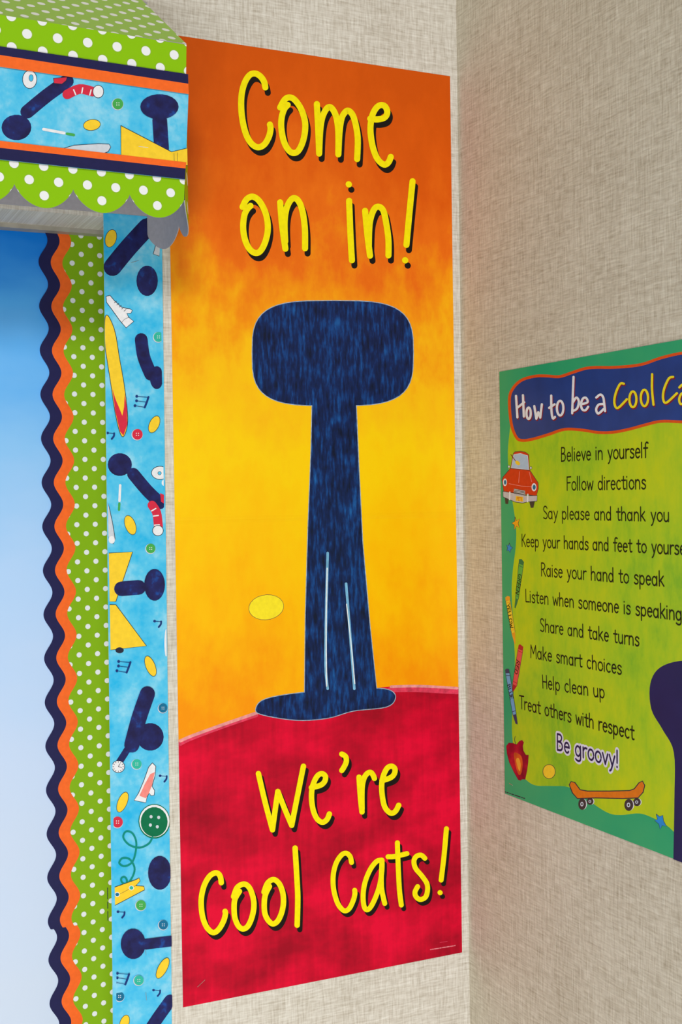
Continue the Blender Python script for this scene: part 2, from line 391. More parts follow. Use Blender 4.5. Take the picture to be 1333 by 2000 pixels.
# ================================================================== blue border on the wall
BL = left_plane(-0.0004)
def strip(y0, y1, lift, label, slope=0.0):
    Lf = lambda y: 201.5+(y-417)*0.01205; Rt = lambda y: 316.2+(y-481)*0.0128
    mb = MB(); ys = [y0+(y1-y0)*i/8 for i in range(9)]
    pts = [BL.px(Lf(y), y + (slope*10 if y in (y0, y1) else 0)) for y in ys] + [BL.px(Rt(y), y - (slope*10 if y in (y0, y1) else 0)) for y in reversed(ys)]
    root = empty('picture_border', BL.pt(*pts[4])); tag(root, label, 'border trim', 'picture border pieces on the left wall')
    sheet(mb, BL, pts, BLUEART, PAPERBACK, 0.0005, lift)
    mb.build('paper_strip', root); return root
b1 = strip(384, 1931, 0.0006, 'long sky blue picture border with shoes, buttons and music notes, between lime dots and poster', 0.9)
b2 = strip(1915, 2340, 0.0000, 'short end of sky blue picture border below the joint at the bottom of the photo', 0.9)
edgeL, edgeR = BL.px(212, 1200)[0], BL.px(324.5, 1200)[0]
def motif(name, root, base, pl, fr_):
    i_ = Ink(pl, base, *fr_); i_.name = name; i_.root = root; return i_
MOTS = []
class Art:
    """printed motifs of one border strip; each call is one printed picture"""
    def __init__(s, pl, base, root, k, ox, oy): s.a = (pl, base, root, k, ox, oy); s.i = 0
    def new(s):
        pl, base, root, k, ox, oy = s.a; I = Ink(pl, base, k, ox, oy); I.z = 1+s.i*12; s.i += 1; return I
    def end(s, I, name): return I.build(name, s.a[2])
    def button(s, x, y, r, mat, name='printed_button', ry=None):
        I = s.new(); ry = ry or r*1.03
        I.poly(ell(x-2, y+2, r*1.1, ry*1.08), PALE); I.poly(ell(x, y, r, ry), mat)
        for dx, dy in ((-.2, -.2), (.2, -.2), (-.2, .2), (.2, .2)): I.poly(ell(x+dx*r, y+dy*r, r*.1, r*.1, n=8), WHITE)
        s.end(I, name)
    def note(s, x, y, sc=1):
        I = s.new(); I.poly(ell(x, y, 8*sc, 7*sc), NOTE); I.stroke([(x, y), (x+38*sc, y+3*sc)], 3*sc, NOTE)
        I.stroke([(x+38*sc, y+2*sc), (x+36*sc, y+18*sc), (x+24*sc, y+34*sc)], 10*sc, NOTE, sm=True); s.end(I, 'printed_music_note')
    def beam(s, x, y):
        I = s.new()
        for q, (dx, dy) in enumerate(((4, 0), (3, 26), (-6, 54))):
            I.poly(ell(x+dx, y+dy, 8, 8), NOTE); I.stroke([(x+dx, y+dy), (x+72-q*9, y+dy+6+q*2)], 3, NOTE)
        I.stroke([(x+72, y+4), (x+62, y+34), (x+50, y+64)], 11, NOTE); s.end(I, 'printed_music_note')
    def spot(s, x, y, rx, ry, rot=0):
        I = s.new(); I.poly(ell(x, y, rx, ry, rot=rot), YELLOW, outline=LINE, ow=.9); s.end(I, 'printed_yellow_oval')
    def bar(s, shapes):
        I = s.new()
        for sh in shapes:
            if sh[0] == 'o': I.poly(ell(*sh[1:]), NAVYART)
            else: I.stroke(sh[1], sh[2], NAVYART, sm=True)
        s.end(I, 'printed_navy_shape')
BL.clamp = (edgeL+.001, edgeR-.0005)
K = 450/1333
TOPB = 0.0011
A = Art(BL, TOPB, b1, K, 0, 380)
A.bar([('s', [(650, 420), (740, 310), (850, 190)], 105)]); A.bar([('o', 850, 500, 62, 88)])
A.spot(640, 255, 32, 52, 15)
I = A.new(); I.poly([(900, 290), (935, 275), (940, 330), (920, 358), (885, 345)], PALE, outline=LINE); A.end(I, 'printed_shoe')
I = A.new(); I.poly([(612, 590), (635, 585), (660, 615), (700, 652), (730, 660), (750, 662), (764, 672), (755, 688), (732, 688), (742, 710), (772, 735), (728, 772), (690, 728), (645, 665), (615, 625)], WHITE, outline=LINE)
for q in range(5): I.stroke([(660+q*14, 628+q*12), (672+q*14, 618+q*12)], 3, LINE)
I.stroke([(700, 745), (720, 722), (745, 712)], 2, LINE, sm=True); A.end(I, 'printed_shoe')
I = A.new(); I.poly([(604, 740), (612, 700), (632, 715), (665, 800), (690, 950), (715, 1090), (733, 1230), (736, 1330), (714, 1400), (690, 1372), (662, 1250), (640, 1100), (618, 960), (605, 860)], YELLOW, sm=True, outline=LINE)
I.poly([(648, 1120), (665, 1180), (690, 1240), (706, 1280), (716, 1230), (720, 1150), (733, 1240), (735, 1330), (713, 1396), (692, 1370), (664, 1250)], RED); A.end(I, 'printed_surfboard')
A.bar([('s', [(815, 840), (830, 940), (870, 1040)], 74), ('o', 905, 1060, 40, 66)])
A.button(915, 825, 28, TEAL); A.beam(785, 1168); A.spot(890, 1330, 28, 52, 25); A.button(793, 1388, 30, RED); A.note(620, 1380)
A = Art(BL, TOPB, b1, K, 0, 850)
A.bar([('o', 692, 170, 70, 66), ('s', [(770, 225), (850, 320), (925, 392)], 72)])
I = A.new(); I.poly(ell(925, 218, 50, 38), WHITE, outline=LINE); I.poly(ell(922, 220, 10, 10), BLUEART, outline=LINE, ow=.8); I.poly(ell(948, 275, 14, 18), WHITE); A.end(I, 'printed_palette')
I = A.new(); I.stroke([(694, 290), (690, 380)], 14, WHITE); I.stroke([(689, 395), (687, 432)], 13, GREENB); A.end(I, 'printed_paintbrush')
def striped(A, pts, w_, toe, toer):
    I = A.new(); I.stroke(pts, w_, RED, sm=True); P = smooth(pts)
    for q in range(3, len(P)-1, 3):
        x, y = P[q]; a_ = P[q+1]; dx, dy = a_[0]-x, a_[1]-y; l = math.hypot(dx, dy); nx, ny = -dy/l*w_*.42, dx/l*w_*.42
        I.stroke([(x-nx*.3, y-ny*.3), (x+nx, y+ny)], w_*.13, WHITE)
    I.poly(ell(toe[0], toe[1], toer[0], toer[1]), WHITE, outline=LINE); A.end(I, 'printed_sneaker')
striped(A, [(878, 405), (905, 450), (915, 530)], 52, (912, 552), (31, 30))
I = A.new(); I.poly([(925, 335), (950, 345), (955, 395), (930, 385)], RED); A.end(I, 'printed_sneaker')
I = A.new(); I.poly([(616, 390), (632, 425), (652, 520), (664, 600), (655, 628), (632, 618), (617, 580)], PALE, outline=LINE); I.poly(ell(645, 605, 18, 22), WHITE); A.end(I, 'printed_shoe')
A.spot(752, 520, 30, 58, -20); A.button(870, 655, 27, GREENB)
I = A.new(); I.poly([(618, 682), (765, 675), (668, 962), (620, 962)], YELLOW, outline=LINE); I.poly([(620, 980), (668, 980), (845, 1218), (627, 1242)], YELLOW, outline=LINE)
I.poly(ell(690, 1243, 24, 17), LINE); A.end(I, 'printed_book')
A.bar([('s', [(700, 888), (800, 880)], 84), ('o', 892, 865, 60, 92)])
A.note(892, 1075); A.beam(680, 1308); A.spot(868, 1335, 27, 62, -22)
A.bar([('s', [(850, 1495), (800, 1640), (760, 1790)], 88)]); A.button(940, 1577, 26, DTEAL)
I = A.new(); I.poly(ell(958, 1200, 10, 80), WHITE); A.end(I, 'printed_shoe')
A = Art(BL, TOPB, b1, K, 0, 1400)
A.bar([('o', 868, 115, 78, 80), ('s', [(760, 150), (690, 260)], 40)])
I = A.new(); I.poly(ell(683, 287, 37, 35), WHITE, outline=LINE)
for q in range(12):
    a_ = q*math.pi/6; I.stroke([(683+26*math.cos(a_), 287+25*math.sin(a_)), (683+31*math.cos(a_), 287+30*math.sin(a_))], 3.4, LINE)
I.stroke([(683, 287), (703, 292)], 3, LINE); I.stroke([(683, 287), (693, 270)], 3, LINE); A.end(I, 'printed_watch')
A.button(790, 272, 28, TEAL)
I = A.new(); I.poly([(880, 265), (900, 285), (895, 340), (878, 400), (893, 425), (890, 452), (872, 455), (862, 440), (850, 460), (842, 496), (774, 482), (800, 440), (830, 370), (858, 290)], WHITE, outline=LINE)
I.poly([(868, 330), (894, 318), (878, 395), (860, 440), (842, 470), (805, 455), (835, 390)], PINK); A.end(I, 'printed_shoe')
for q in range(1): pass
A.note(925, 340); A.spot(707, 492, 27, 62, 22); A.button(678, 607, 31, RED)
I = A.new(); I.poly(ell(891, 603, 92, 100), DGREEN); I.poly(ell(891, 601, 87, 94), WHITE); I.poly(ell(890, 606, 78, 86), DGREEN)
for dx, dy in ((-18, -30), (26, -26), (-22, 18), (18, 28)): I.poly(ell(890+dx, 606+dy, 9, 10, n=10), PALE)
A.end(I, 'printed_large_button')
I = A.new(); I.stroke([(880, 695), (858, 732), (805, 755), (745, 738), (711, 695), (728, 661), (766, 674), (787, 735), (768, 830), (722, 862), (688, 845), (706, 816), (748, 822), (776, 870), (766, 920), (735, 962), (706, 958), (699, 934), (718, 924), (732, 950), (710, 1004)], 11, THREAD, sm=True); A.end(I, 'printed_thread')
I = A.new(); I.poly([(648, 985), (780, 941), (803, 930), (808, 948), (782, 975), (830, 978), (835, 998), (650, 1090)], YELLOW, outline=LINE); I.stroke([(650, 1040), (790, 970)], 2, LINE)
I.poly(ell(676, 1025, 13, 12), DTEAL, outline=WHITE); I.poly(ell(758, 987, 13, 12), TEAL, outline=WHITE); A.end(I, 'printed_clothes_peg')
A.bar([('o', 922, 900, 68, 98)]); A.button(813, 1087, 29, GREENB); A.note(680, 1125)
A.bar([('o', 768, 1310, 72, 88), ('s', [(840, 1312), (1000, 1292)], 62)])
A.button(942, 1200, 27, DTEAL); A.spot(938, 1450, 26, 66, 28); A.beam(672, 1480); A.button(800, 1520, 28, TEAL)
A = Art(BL, 0.0005, b2, K, 0, 1400)
A.button(692, 1617, 27, DTEAL); A.note(888, 1580); A.bar([('s', [(985, 1640), (920, 1730), (860, 1820)], 70)]); A.spot(720, 1768, 26, 46, 20)

# ================================================================== awning of folded border paper
AD = 0.11
AW = left_plane(-AD); AW2 = left_plane(-AD-0.0009)
SPB = abs(AW.px(340, 107.7)[0]-AW.px(284.8, 98.6)[0])
D1 = AW.px(340, 107.7); D2 = AW.px(306, 349.5)
LIME_BIG = dots_mat('lime_large_dots_print', (140, 196, 8), (240, 242, 244), SPB, 0.157)
LIME_ROOF = dots_mat('lime_roof_dots_print', (150, 196, 48), (240, 242, 236), 0.0225, 0.165)
aw = empty('paper_awning', AW.at(359, 391)); tag(aw, 'lime polka dot paper awning with scalloped edge projecting from the wall, upper left', 'awning')
XL = -900
def edge(pl, a, b, x):                       # point on a measured line
    return (x, a[1]+(b[1]-a[1])*(x-a[0])/(b[0]-a[0]))
uvs = lambda pl, pts: [pl.px(*p) for p in pts]
mb = MB()
sheet(mb, AW, uvs(AW, [edge(AW, (0, 29.4), (364, 87.8), XL), (364, 87.8), (363, 165), edge(AW, (0, 108.7), (367, 164.7), XL)]), LIME_BIG, GREYBACK, 0.0007, 0, D1)
mb.build('dotted_panel', aw)
# scalloped lower edge
nt = [AW.px(*p) for p in ((359.5, 391), (249, 381.5), (137, 370), (27.7, 356))]
wl = (nt[0][0]-nt[3][0])/3; dep = abs(AW.px(193, 376)[1]-AW.px(193, 417)[1]); hz = sum(q[1] for q in nt)/4
LIME_LOBE = dots_mat('lime_scallop_dots_print', (140, 196, 8), (240, 242, 244), wl/2, 0.157); D2 = (nt[0][0]-wl/2, AW.px(305, 401.7)[1])
pts = [AW.px(361.5, 318)]
NL = round((nt[0][0]-AW.px(XL, 0)[0])/wl)+1
for k_ in range(NL):
    for i in range(25):
        a_ = math.pi*i/24
        if k_ and i == 0: continue
        pts.append((nt[0][0]-wl*(k_+.5)+math.cos(a_)*wl/2, hz-dep*abs(math.sin(a_))**1.56))
pts.append((nt[0][0]-wl*NL, pts[0][1]))
mb = MB(); sheet(mb, AW, pts, LIME_LOBE, GREYBACK, 0.0007, 0, D2); mb.build('scalloped_edge', aw)
# picture band
rows = [((0, 91.8), (366.5, 146)), ((0, 108.7), (367, 164.7)), ((0, 131.7), (368, 185)), ((0, 276), (363, 318)), ((0, 289.7), (361.5, 329.9)), ((0, 312.3), (360.6, 351))]
mb = MB()
sheet(mb, AW2, uvs(AW2, [edge(AW2, *rows[0], XL), rows[0][1], rows[2][1], rows[3][1], rows[5][1], edge(AW2, *rows[5], XL)]), BLUEART, GREYBACK, 0.0006, 0)
band = mb.build('picture_band', aw)
I = Ink(AW2, 0.0006)
for (i, j, mat) in ((0, 1, NAVY), (1, 2, ORANGE), (3, 4, ORANGE), (4, 5, NAVY)):
    I.poly([edge(AW2, *rows[i], XL), rows[i][1], rows[j][1], edge(AW2, *rows[j], XL)], mat, 190)
I.build('stripe', band)
AW2.clamp = (-9, AW2.px(364.5, 250)[0])
A = Art(AW2, 0.0006, band, 370/1333, 0, 130)
A.bar([('s', [(190, 320), (330, 205), (470, 105)], 96), ('o', 115, 430, 105, 90)])
I = A.new(); I.poly(ell(208, 92, 50, 64), WHITE, outline=LINE); I.poly(ell(218, 82, 15, 24), BLUEART, outline=LINE, ow=.8); A.end(I, 'printed_palette')
I = A.new(); I.poly([(375, 85), (470, 75), (465, 100), (435, 125), (380, 120)], RED, outline=LINE); A.end(I, 'printed_sneaker')
striped(A, [(472, 198), (560, 160), (650, 178)], 68, (690, 178), (38, 44))
A.button(828, 265, 38, GREENB)
I = A.new(); I.stroke([(305, 443), (450, 470)], 20, WHITE); I.stroke([(470, 475), (518, 483)], 18, GREENB); A.end(I, 'printed_paintbrush')
A.spot(645, 413, 60, 38, -8)
I = A.new(); I.poly([(445, 578), (520, 556), (690, 545), (765, 548), (778, 568), (760, 600), (730, 612), (560, 600)], PALE, outline=LINE); A.end(I, 'printed_shoe')
A.bar([('s', [(1122, 380), (1135, 580)], 104), ('o', 1120, 285, 135, 88)])
I = A.new(); I.poly([(848, 418), (1205, 603), (1330, 578), (1330, 700), (850, 640)], YELLOW, outline=LINE); I.stroke([(1222, 610), (1225, 690)], 2.5, LINE); I.stroke([(1245, 608), (1248, 690)], 2.5, LINE)
I.stroke([(975, 565), (1040, 572)], 3, PALE); A.end(I, 'printed_book')
for x_, y_, c_ in ((-380, 300, RED), (-900, 60, TEAL), (-1500, 150, GREENB), (-2150, -60, DTEAL), (-2700, 60, RED)): A.button(x_, y_, 38, c_)
for x_, y_ in ((-650, 40), (-1250, 130), (-1850, -120)): A.spot(x_, y_, 60, 38, -8)
AW2.clamp = None
# sloping roof
zf = AW.at(300, edge(AW, (0, 29.4), (364, 87.8), 300)[1]).z
fr_r = Vector((AW.at(364, 87.8).x, -AD, zf)); bk_y = -0.004; bkz = zf+0.081
bk_r = Vector((WL.at(266, -10).x, bk_y, bkz)); fr_l = Vector((AW.at(XL, 20).x, -AD, zf)); bk_l = Vector((fr_l.x, bk_y, bkz))
nrm = (bk_l-fr_l).cross(fr_r-fr_l).normalized()
if nrm.y > 0: nrm = -nrm
RF = Plane(fr_r, nrm, (1, 0, 0))
mb = MB(); sheet(mb, RF, [RF.uv(p) for p in (fr_r, bk_r, bk_l, fr_l)], LIME_ROOF, GREYBACK, 0.0007, 0)
mb.build('roof_panel', aw)
# back board against the wall
zb = WL.at(284, 424).z; mb = MB()
mb.box((fr_l.x, -0.006, zb), (WL.at(284, 424).x+0.004, -0.0035, bkz-0.005), GREYBACK); mb.build('back_board', aw)
# end flap: paper curling from the front corner back to the wall, two scallops
c0 = AW.at(359.6, 391); cw = WL.at(282, 434)
plan = smooth([(c0.x, -AD), (c0.x+0.010, -AD+0.020), (c0.x+0.012, -AD+0.045), (c0.x+0.006, -AD+0.078), (cw.x+0.001, -0.007)], k=14)
ln = [0]
for a_, b_ in zip(plan, plan[1:]): ln.append(ln[-1]+math.hypot(b_[0]-a_[0], b_[1]-a_[1]))
tot = ln[-1]; ztop = zf-0.03; mb = MB(); S_ = []
for (x, y), l_ in zip(plan, ln):
    q = l_/tot; h = abs(math.sin(math.pi*2*q))**0.7 if 0 < q < 1 else 0
    S_.append((Vector((x, y, c0.z-0.012*min(1, q*2.5)-dep*0.95*h)), Vector((x, y, ztop-0.0*q)), l_))
for i in range(len(S_)-1):
    a_, b_ = S_[i], S_[i+1]; nn = Vector((b_[0].y-a_[0].y, -(b_[0].x-a_[0].x), 0)).normalized()
    if nn.x < 0 and abs(nn.x) > .2: nn = -nn
    mb.face([a_[0]+nn*.0007, b_[0]+nn*.0007, b_[1]+nn*.0007, a_[1]+nn*.0007], LIME_BIG, [(a_[2], 0.0), (b_[2], 0.0), (b_[2], a_[1].z-b_[0].z), (a_[2], a_[1].z-a_[0].z)], nn)
    mb.face([a_[0], b_[0], b_[1], a_[1]], GREYBACK, None, -nn)
    mb.face([a_[0], b_[0], b_[0]+nn*.0007, a_[0]+nn*.0007], GREYBACK)
mb.build('end_flap', aw)

# ================================================================== tall welcome poster on the left wall
PL = left_plane(-0.0004)
u0, vB = PL.px(358.4, 1965.8); u1, vT = PL.px(877.3, 150.8); u1b, vB2 = PL.px(903.9, 1860.9); u0 = -0.3403; u1 = -0.00965; vT = 1.45+.46898; vB = vT-.99
po = empty('welcome_poster', PL.pt((u0+u1)/2, vB)); tag(po, 'tall orange and red poster reading Come on in! We\'re Cool Cats!', 'poster')
CREASE = (PL.px(600, 1011)[1]-vB)/0.99
t = NT('poster_sunset_print', 0.34)
sep = t.n('ShaderNodeSeparateXYZ'); t.l(t.coord('UV'), sep.inputs[0]); v = t.math('DIVIDE', sep.outputs[1], 0.99)
big = t.noise(t.coord('UV'), 9, 5, (1, .8, 1), .6); br = t.noise(t.coord('UV'), 40, 5, (1, .45, 1), .65)
sh = t.math('ADD', t.math('MULTIPLY', t.math('SUBTRACT', big, .5), .30), t.math('MULTIPLY', t.math('SUBTRACT', br, .5), .20))
vv = t.math('ADD', v, sh)
cr = t.math('MINIMUM', t.math('DIVIDE', t.math('ABSOLUTE', t.math('SUBTRACT', v, CREASE)), 0.0035), 1.0)
fl = t.math('MULTIPLY', t.noise(t.coord('UV'), 5, 1, (1, .5, 1)), 1.0)
sun = t.done(t.ramp(vv, [(0.28, rgb(250, 150, 0)), (0.42, rgb(255, 188, 0)), (0.56, rgb(255, 208, 4)), (0.66, rgb(253, 190, 12)), (0.735, rgb(247, 150, 10)), (0.80, rgb(238, 112, 14)), (0.90, rgb(224, 92, 4)), (1.0, rgb(212, 84, 0))]), t.math('ADD', cr, fl), 0.5, 0.0012)
mb = MB(); sheet(mb, PL, [(u0, vB), (u1, vB), (u1, vT), (u0, vT)], sun, PAPERBACK, 0.0005, 0, (u0, vB)); mb.build('paper_sheet', po)
t = NT('poster_red_print', 0.34)
a = t.noise(t.coord('UV'), 12, 5, (1, 1.6, 1), .6); b = t.noise(t.coord('UV'), 1, 4, (160, 14, 1))
redm = t.done(t.ramp(t.math('ADD', t.math('MULTIPLY', a, .8), t.math('MULTIPLY', b, .2)), [(0.36, rgb(158, 0, 32)), (0.5, rgb(200, 0, 42)), (0.62, rgb(230, 0, 52))]))
TB = 0.0005
hill = [(349.4, 1452), (372, 1440), (430, 1418), (500, 1393), (560, 1376), (640, 1358), (700, 1348), (760, 1341), (820, 1339), (896, 1342)]
PL.clamp = (u0, u1)
I = Ink(PL, TB)
I.direct = True; I.poly([(u0, PL.px(*hill[0])[1])]+[PL.px(*p) for p in smooth(hill)[1:-1]]+[(u1, PL.px(*hill[-1])[1]), (u1, vB), (u0, vB)], redm, 1); I.direct = False
PNK = ink('pale_pink_brush', 236, 150, 150, .4, .25, 160); PNK2 = ink('rose_brush', 220, 60, 90, .4, .3, 160)
I.stroke([(352, 1452), (372, 1442), (430, 1420), (500, 1396)], 9, PNK2, 2, True); I.stroke([(352, 1447), (375, 1437), (430, 1417), (505, 1391)], 6, PNK, 4, True)
I.stroke([(762, 1347), (820, 1347), (893, 1351)], 10, PNK2, 2, True); I.stroke([(764, 1341), (820, 1340), (893, 1344)], 5, PNK, 4, True)
I.build('red_ground', po)
# plain dark blue painted form standing on the red ground
I = Ink(PL, TB); I.z = 6
PAINTEDGE = ink('paint_edge_pale', 150, 170, 190, .4, .3); PB_ = ink('paint_highlight_blue', 120, 180, 220, .4, .2, 120); PW = ink('paint_highlight_white', 225, 232, 240, .4, .1)
colm = [(612, 700), (694, 700), (694, 760), (700, 900), (708, 1060), (722, 1220), (738, 1370), (595, 1370), (597, 1200), (602, 1030), (608, 880)]
hd = [(650+157*math.copysign(abs(math.cos(a_))**.55, math.cos(a_)), 690+102*math.copysign(abs(math.sin(a_))**.6, math.sin(a_))) for a_ in [2*math.pi*i/48 for i in range(48)]]
bs = smooth([(500, 1385), (520, 1365), (600, 1352), (720, 1345), (760, 1348), (772, 1362), (755, 1380), (690, 1388), (640, 1402), (580, 1406), (515, 1396)], True)
for q in (colm, hd, bs): I.stroke(q+[q[0]], 3, PAINTEDGE)
for q in (colm, hd, bs): I.poly(q, NAVYBIG)
I.stroke([(640, 1080), (637, 1200), (636, 1300), (640, 1345)], 5, PB_, sm=True); I.stroke([(639, 1110), (637, 1230), (638, 1340)], 2.4, PW, sm=True)
I.stroke([(676, 1140), (684, 1240), (692, 1345)], 5, PB_, sm=True); I.stroke([(677, 1180), (686, 1260), (693, 1335)], 2, PW, sm=True)
I.build('painted_form', po)
I = Ink(PL, TB); I.poly(ell(520, 1186, 34, 24, rot=-8), ink('bright_yellow_ink', 250, 226, 40), outline=LINE, ow=1.6, lay=6); I.build('yellow_oval', po)
# lettering
def letters(name_parts, frame, pen, off):
    for word in name_parts:
        I = Ink(PL, TB, *frame); I.z = 20
        for s_ in word:
            I.stroke([(x+off[0]/frame[0], y+off[1]/frame[0]) for x, y in s_], pen*.98, BLACK, sm=len(s_) > 2)
        I.z = 60
        for s_ in word: I.stroke(s_, pen, BRIGHT, sm=len(s_) > 2)
        I.build('lettering', po)
LC = [(272, 205), (262, 160), (235, 120), (195, 97), (150, 108), (110, 170), (87, 260), (84, 370), (97, 480), (125, 580), (165, 645), (215, 673), (265, 650), (300, 590), (313, 530), (308, 495)]
LO = [(388, 362), (420, 305), (455, 283), (500, 300), (550, 370), (580, 460), (583, 540), (565, 630), (530, 700), (490, 717), (450, 690), (415, 620), (397, 520), (400, 440), (420, 375), (447, 342)]
LM = [[(675, 335), (685, 520), (693, 722)], [(693, 722), (700, 560), (715, 450), (745, 380), (775, 358), (805, 385), (830, 450), (843, 560), (843, 728)], [(843, 728), (852, 560), (868, 450), (895, 400), (922, 387), (955, 420), (980, 500), (995, 610), (990, 765)]]
LE = [(1092, 450), (1150, 455), (1205, 440), (1226, 400), (1210, 355), (1175, 343), (1140, 365), (1110, 420), (1095, 500), (1097, 580), (1115, 680), (1150, 765), (1200, 808), (1235, 790), (1253, 748)]
letters([[LC, LO, *LM, LE]], (333/1333, 450, 120), 48, (5.2, 10.5))
ON = [[(78, 215), (105, 165), (145, 148), (190, 180), (230, 260), (243, 350), (230, 430), (200, 495), (165, 515), (125, 490), (95, 430), (82, 350), (90, 270), (110, 228), (130, 208)], [(323, 185), (335, 330), (357, 487)], [(356, 440), (352, 320), (362, 235), (385, 180), (413, 157), (445, 180), (470, 250), (484, 360), (485, 484)]]
IN = [[(769, 67), (771, 69)], [(772, 175), (780, 380), (790, 562)], [(876, 240), (890, 390), (908, 532)], [(900, 470), (903, 360), (912, 290), (935, 230), (963, 213), (995, 240), (1015, 330), (1028, 430), (1028, 530)], [(1185, 48), (1165, 250), (1145, 462)], [(1136, 561), (1138, 563)]]
letters([ON, IN], (400/1333, 450, 340), 40, (5.2, 10.2))
WE = [[(58, 202), (110, 425), (168, 642)], [(168, 642), (190, 480), (210, 342)], [(210, 342), (262, 475), (318, 607)], [(318, 607), (365, 370), (410, 145)],
      [(472, 312), (540, 295), (575, 265), (582, 225), (555, 203), (520, 220), (490, 275), (475, 340), (475, 420), (490, 500), (520, 560), (560, 583), (595, 560), (613, 518)],
      [(710, 50), (740, 70), (745, 110), (728, 150), (710, 178)], [(845, 230), (855, 380), (868, 502)], [(868, 480), (868, 330), (880, 250), (905, 205), (935, 193), (955, 215), (965, 240)],
      [(1024, 258), (1090, 235), (1120, 205), (1125, 165), (1100, 145), (1065, 160), (1035, 220), (1022, 290), (1027, 380), (1045, 460), (1080, 505), (1110, 510), (1135, 490), (1155, 450)]]
letters([WE], (333/1333, 490, 1460), 42, (5.6, 8.6))
CO = [[(297, 535), (290, 480), (265, 435), (220, 428), (160, 470), (105, 570), (75, 700), (75, 820), (95, 940), (140, 1040), (205, 1093), (265, 1060), (320, 970), (343, 890), (340, 855)],
      [(435, 690), (475, 590), (550, 550), (610, 590), (650, 690), (662, 800), (640, 920), (595, 1020), (540, 1052), (490, 1020), (450, 930), (440, 820), (450, 720), (500, 632)],
      [(775, 640), (815, 540), (880, 500), (940, 540), (980, 630), (993, 740), (975, 860), (930, 960), (875, 995), (825, 960), (785, 880), (777, 770), (790, 670), (835, 577)],
      [(1122, 148), (1140, 450), (1152, 700), (1145, 1010)]]
letters([CO], (233/1333, 380, 1630), 61, (5.4, 8.8))
CA = [[(328, 415), (315, 360), (280, 327), (235, 340), (185, 410), (155, 510), (150, 620), (165, 720), (200, 820), (255, 880), (305, 860), (345, 780), (360, 720), (358, 683)],
      [(620, 392), (570, 405), (510, 480), (460, 600), (440, 720), (447, 830), (475, 872), (515, 840), (560, 750), (600, 630), (620, 500), (622, 395)], [(622, 395), (615, 560), (620, 680), (648, 810)],
      [(770, 225), (778, 450), (790, 680), (808, 825)], [(680, 360), (740, 358), (862, 330)],
      [(1035, 375), (1000, 345), (955, 355), (930, 400), (945, 470), (1010, 550), (1055, 620), (1060, 690), (1040, 750), (990, 772), (950, 745), (940, 700), (965, 648)],
      [(1243, 90), (1220, 350), (1192, 585)], [(1181, 705), (1183, 707)]]
letters([CA], (270/1333, 620, 1600), 48, (5, 7.6))
I = Ink(PL, TB, 120/1333, 800, 1800); I.z = 6
SP_ = ink('small_print_pink', 226, 130, 140)
x = 455
while x < 985:
    L_ = random.choice((18, 26, 34)); yy = 605-(x-455)*0.165; I.stroke([(x, yy), (min(x+L_, 988), yy-L_*.165)], 22, SP_); x += L_+random.choice((12, 26))
for q in range(6): I.stroke([(660+q*28, 450-q*4.5), (676+q*28, 447-q*4.5)], 12, PNK2)
I.build('small_print', po)

# ================================================================== class rules poster on the right wall
PR = right_plane(-0.0004)
a0, vT2 = PR.px(978.4, 725.6); a1, vB3 = PR.px(985.9, 1549.3); ul = (a0+a1)/2
vTr = PR.px(1333, 663.3)[1]; vT2 = (vT2+vTr)/2; vB3 = (vB3+PR.px(1333, 1682.9)[1])/2
ur = ul+0.36
pr = empty('rules_poster', PR.pt(ul+.17, vB3)); tag(pr, 'green rules poster headed How to be a Cool Cat on the right wall', 'poster')
t = NT('poster_teal_print', 0.36)
teal = t.done(t.ramp(t.noise(t.coord('UV'), 10, 4), [(0.3, rgb(22, 160, 112)), (0.7, rgb(62, 172, 112))]))
t = NT('poster_lime_print', 0.36)
a = t.noise(t.coord('UV'), 9, 5, (1, .7, 1), .65); b = t.noise(t.coord('UV'), 90, 4, (1, .4, 1), .7)
limem = t.done(t.ramp(t.math('ADD', t.math('MULTIPLY', a, .7), t.math('MULTIPLY', b, .3)), [(0.33, rgb(120, 182, 40)), (0.46, rgb(168, 202, 34)), (0.56, rgb(190, 208, 30)), (0.7, rgb(208, 212, 12))]))
mb = MB(); sheet(mb, PR, [(ul, vB3), (ur, vB3), (ur, vT2), (ul, vT2)], teal, PAPERBACK, 0.0005); mb.build('paper_sheet', pr)
PR.clamp = (ul, ur)
XR = 1333
I = Ink(PR, TB)
lft = [(1010, 760), (999, 827), (993.5, 882), (996, 930), (1002.6, 980), (1009, 1025.6), (1009, 1065), (1002.6, 1119), (1001, 1161.6), (1005.6, 1252), (1007, 1305), (1001.6, 1401), (1002.6, 1443), (1012, 1500), (1029.8, 1523.6), (1048, 1534), (1075, 1535), (1111, 1537), (1138.6, 1552), (1165.8, 1573.5), (1193, 1589), (1217, 1591.6), (1250.4, 1588.6), (1277.7, 1597.6), (1305, 1612.8), (1330, 1632), (1400, 1660), (1460, 1672)]
I.poly(smooth(lft)+[(1460, 745)], limem, 1); I.build('lime_field', pr)
I = Ink(PR, TB, 353/1333, 980, 670); I.z = 3
bt = [(62, 420), (85, 340), (150, 275), (250, 245), (340, 243), (430, 248), (520, 220), (620, 188), (700, 180), (820, 180), (960, 170), (1060, 152), (1180, 110), (1333, 75), (1500, 62), (1600, 90)]
bb = [(1600, 600), (1500, 590), (1333, 582), (1180, 578), (1060, 605), (950, 635), (830, 658), (720, 660), (600, 642), (470, 637), (350, 675), (230, 710), (150, 718), (110, 690), (75, 590)]
BAN = ink('banner_blue_ink', 32, 62, 132, .36, .15, 30); OUTL = ink('banner_outline_ink', 226, 82, 24, .36)
I.poly(smooth(bt+bb, True), BAN); I.stroke(smooth(bt+bb, True)+[bt[0]], 21, OUTL); bn = I.build('title_banner', pr)
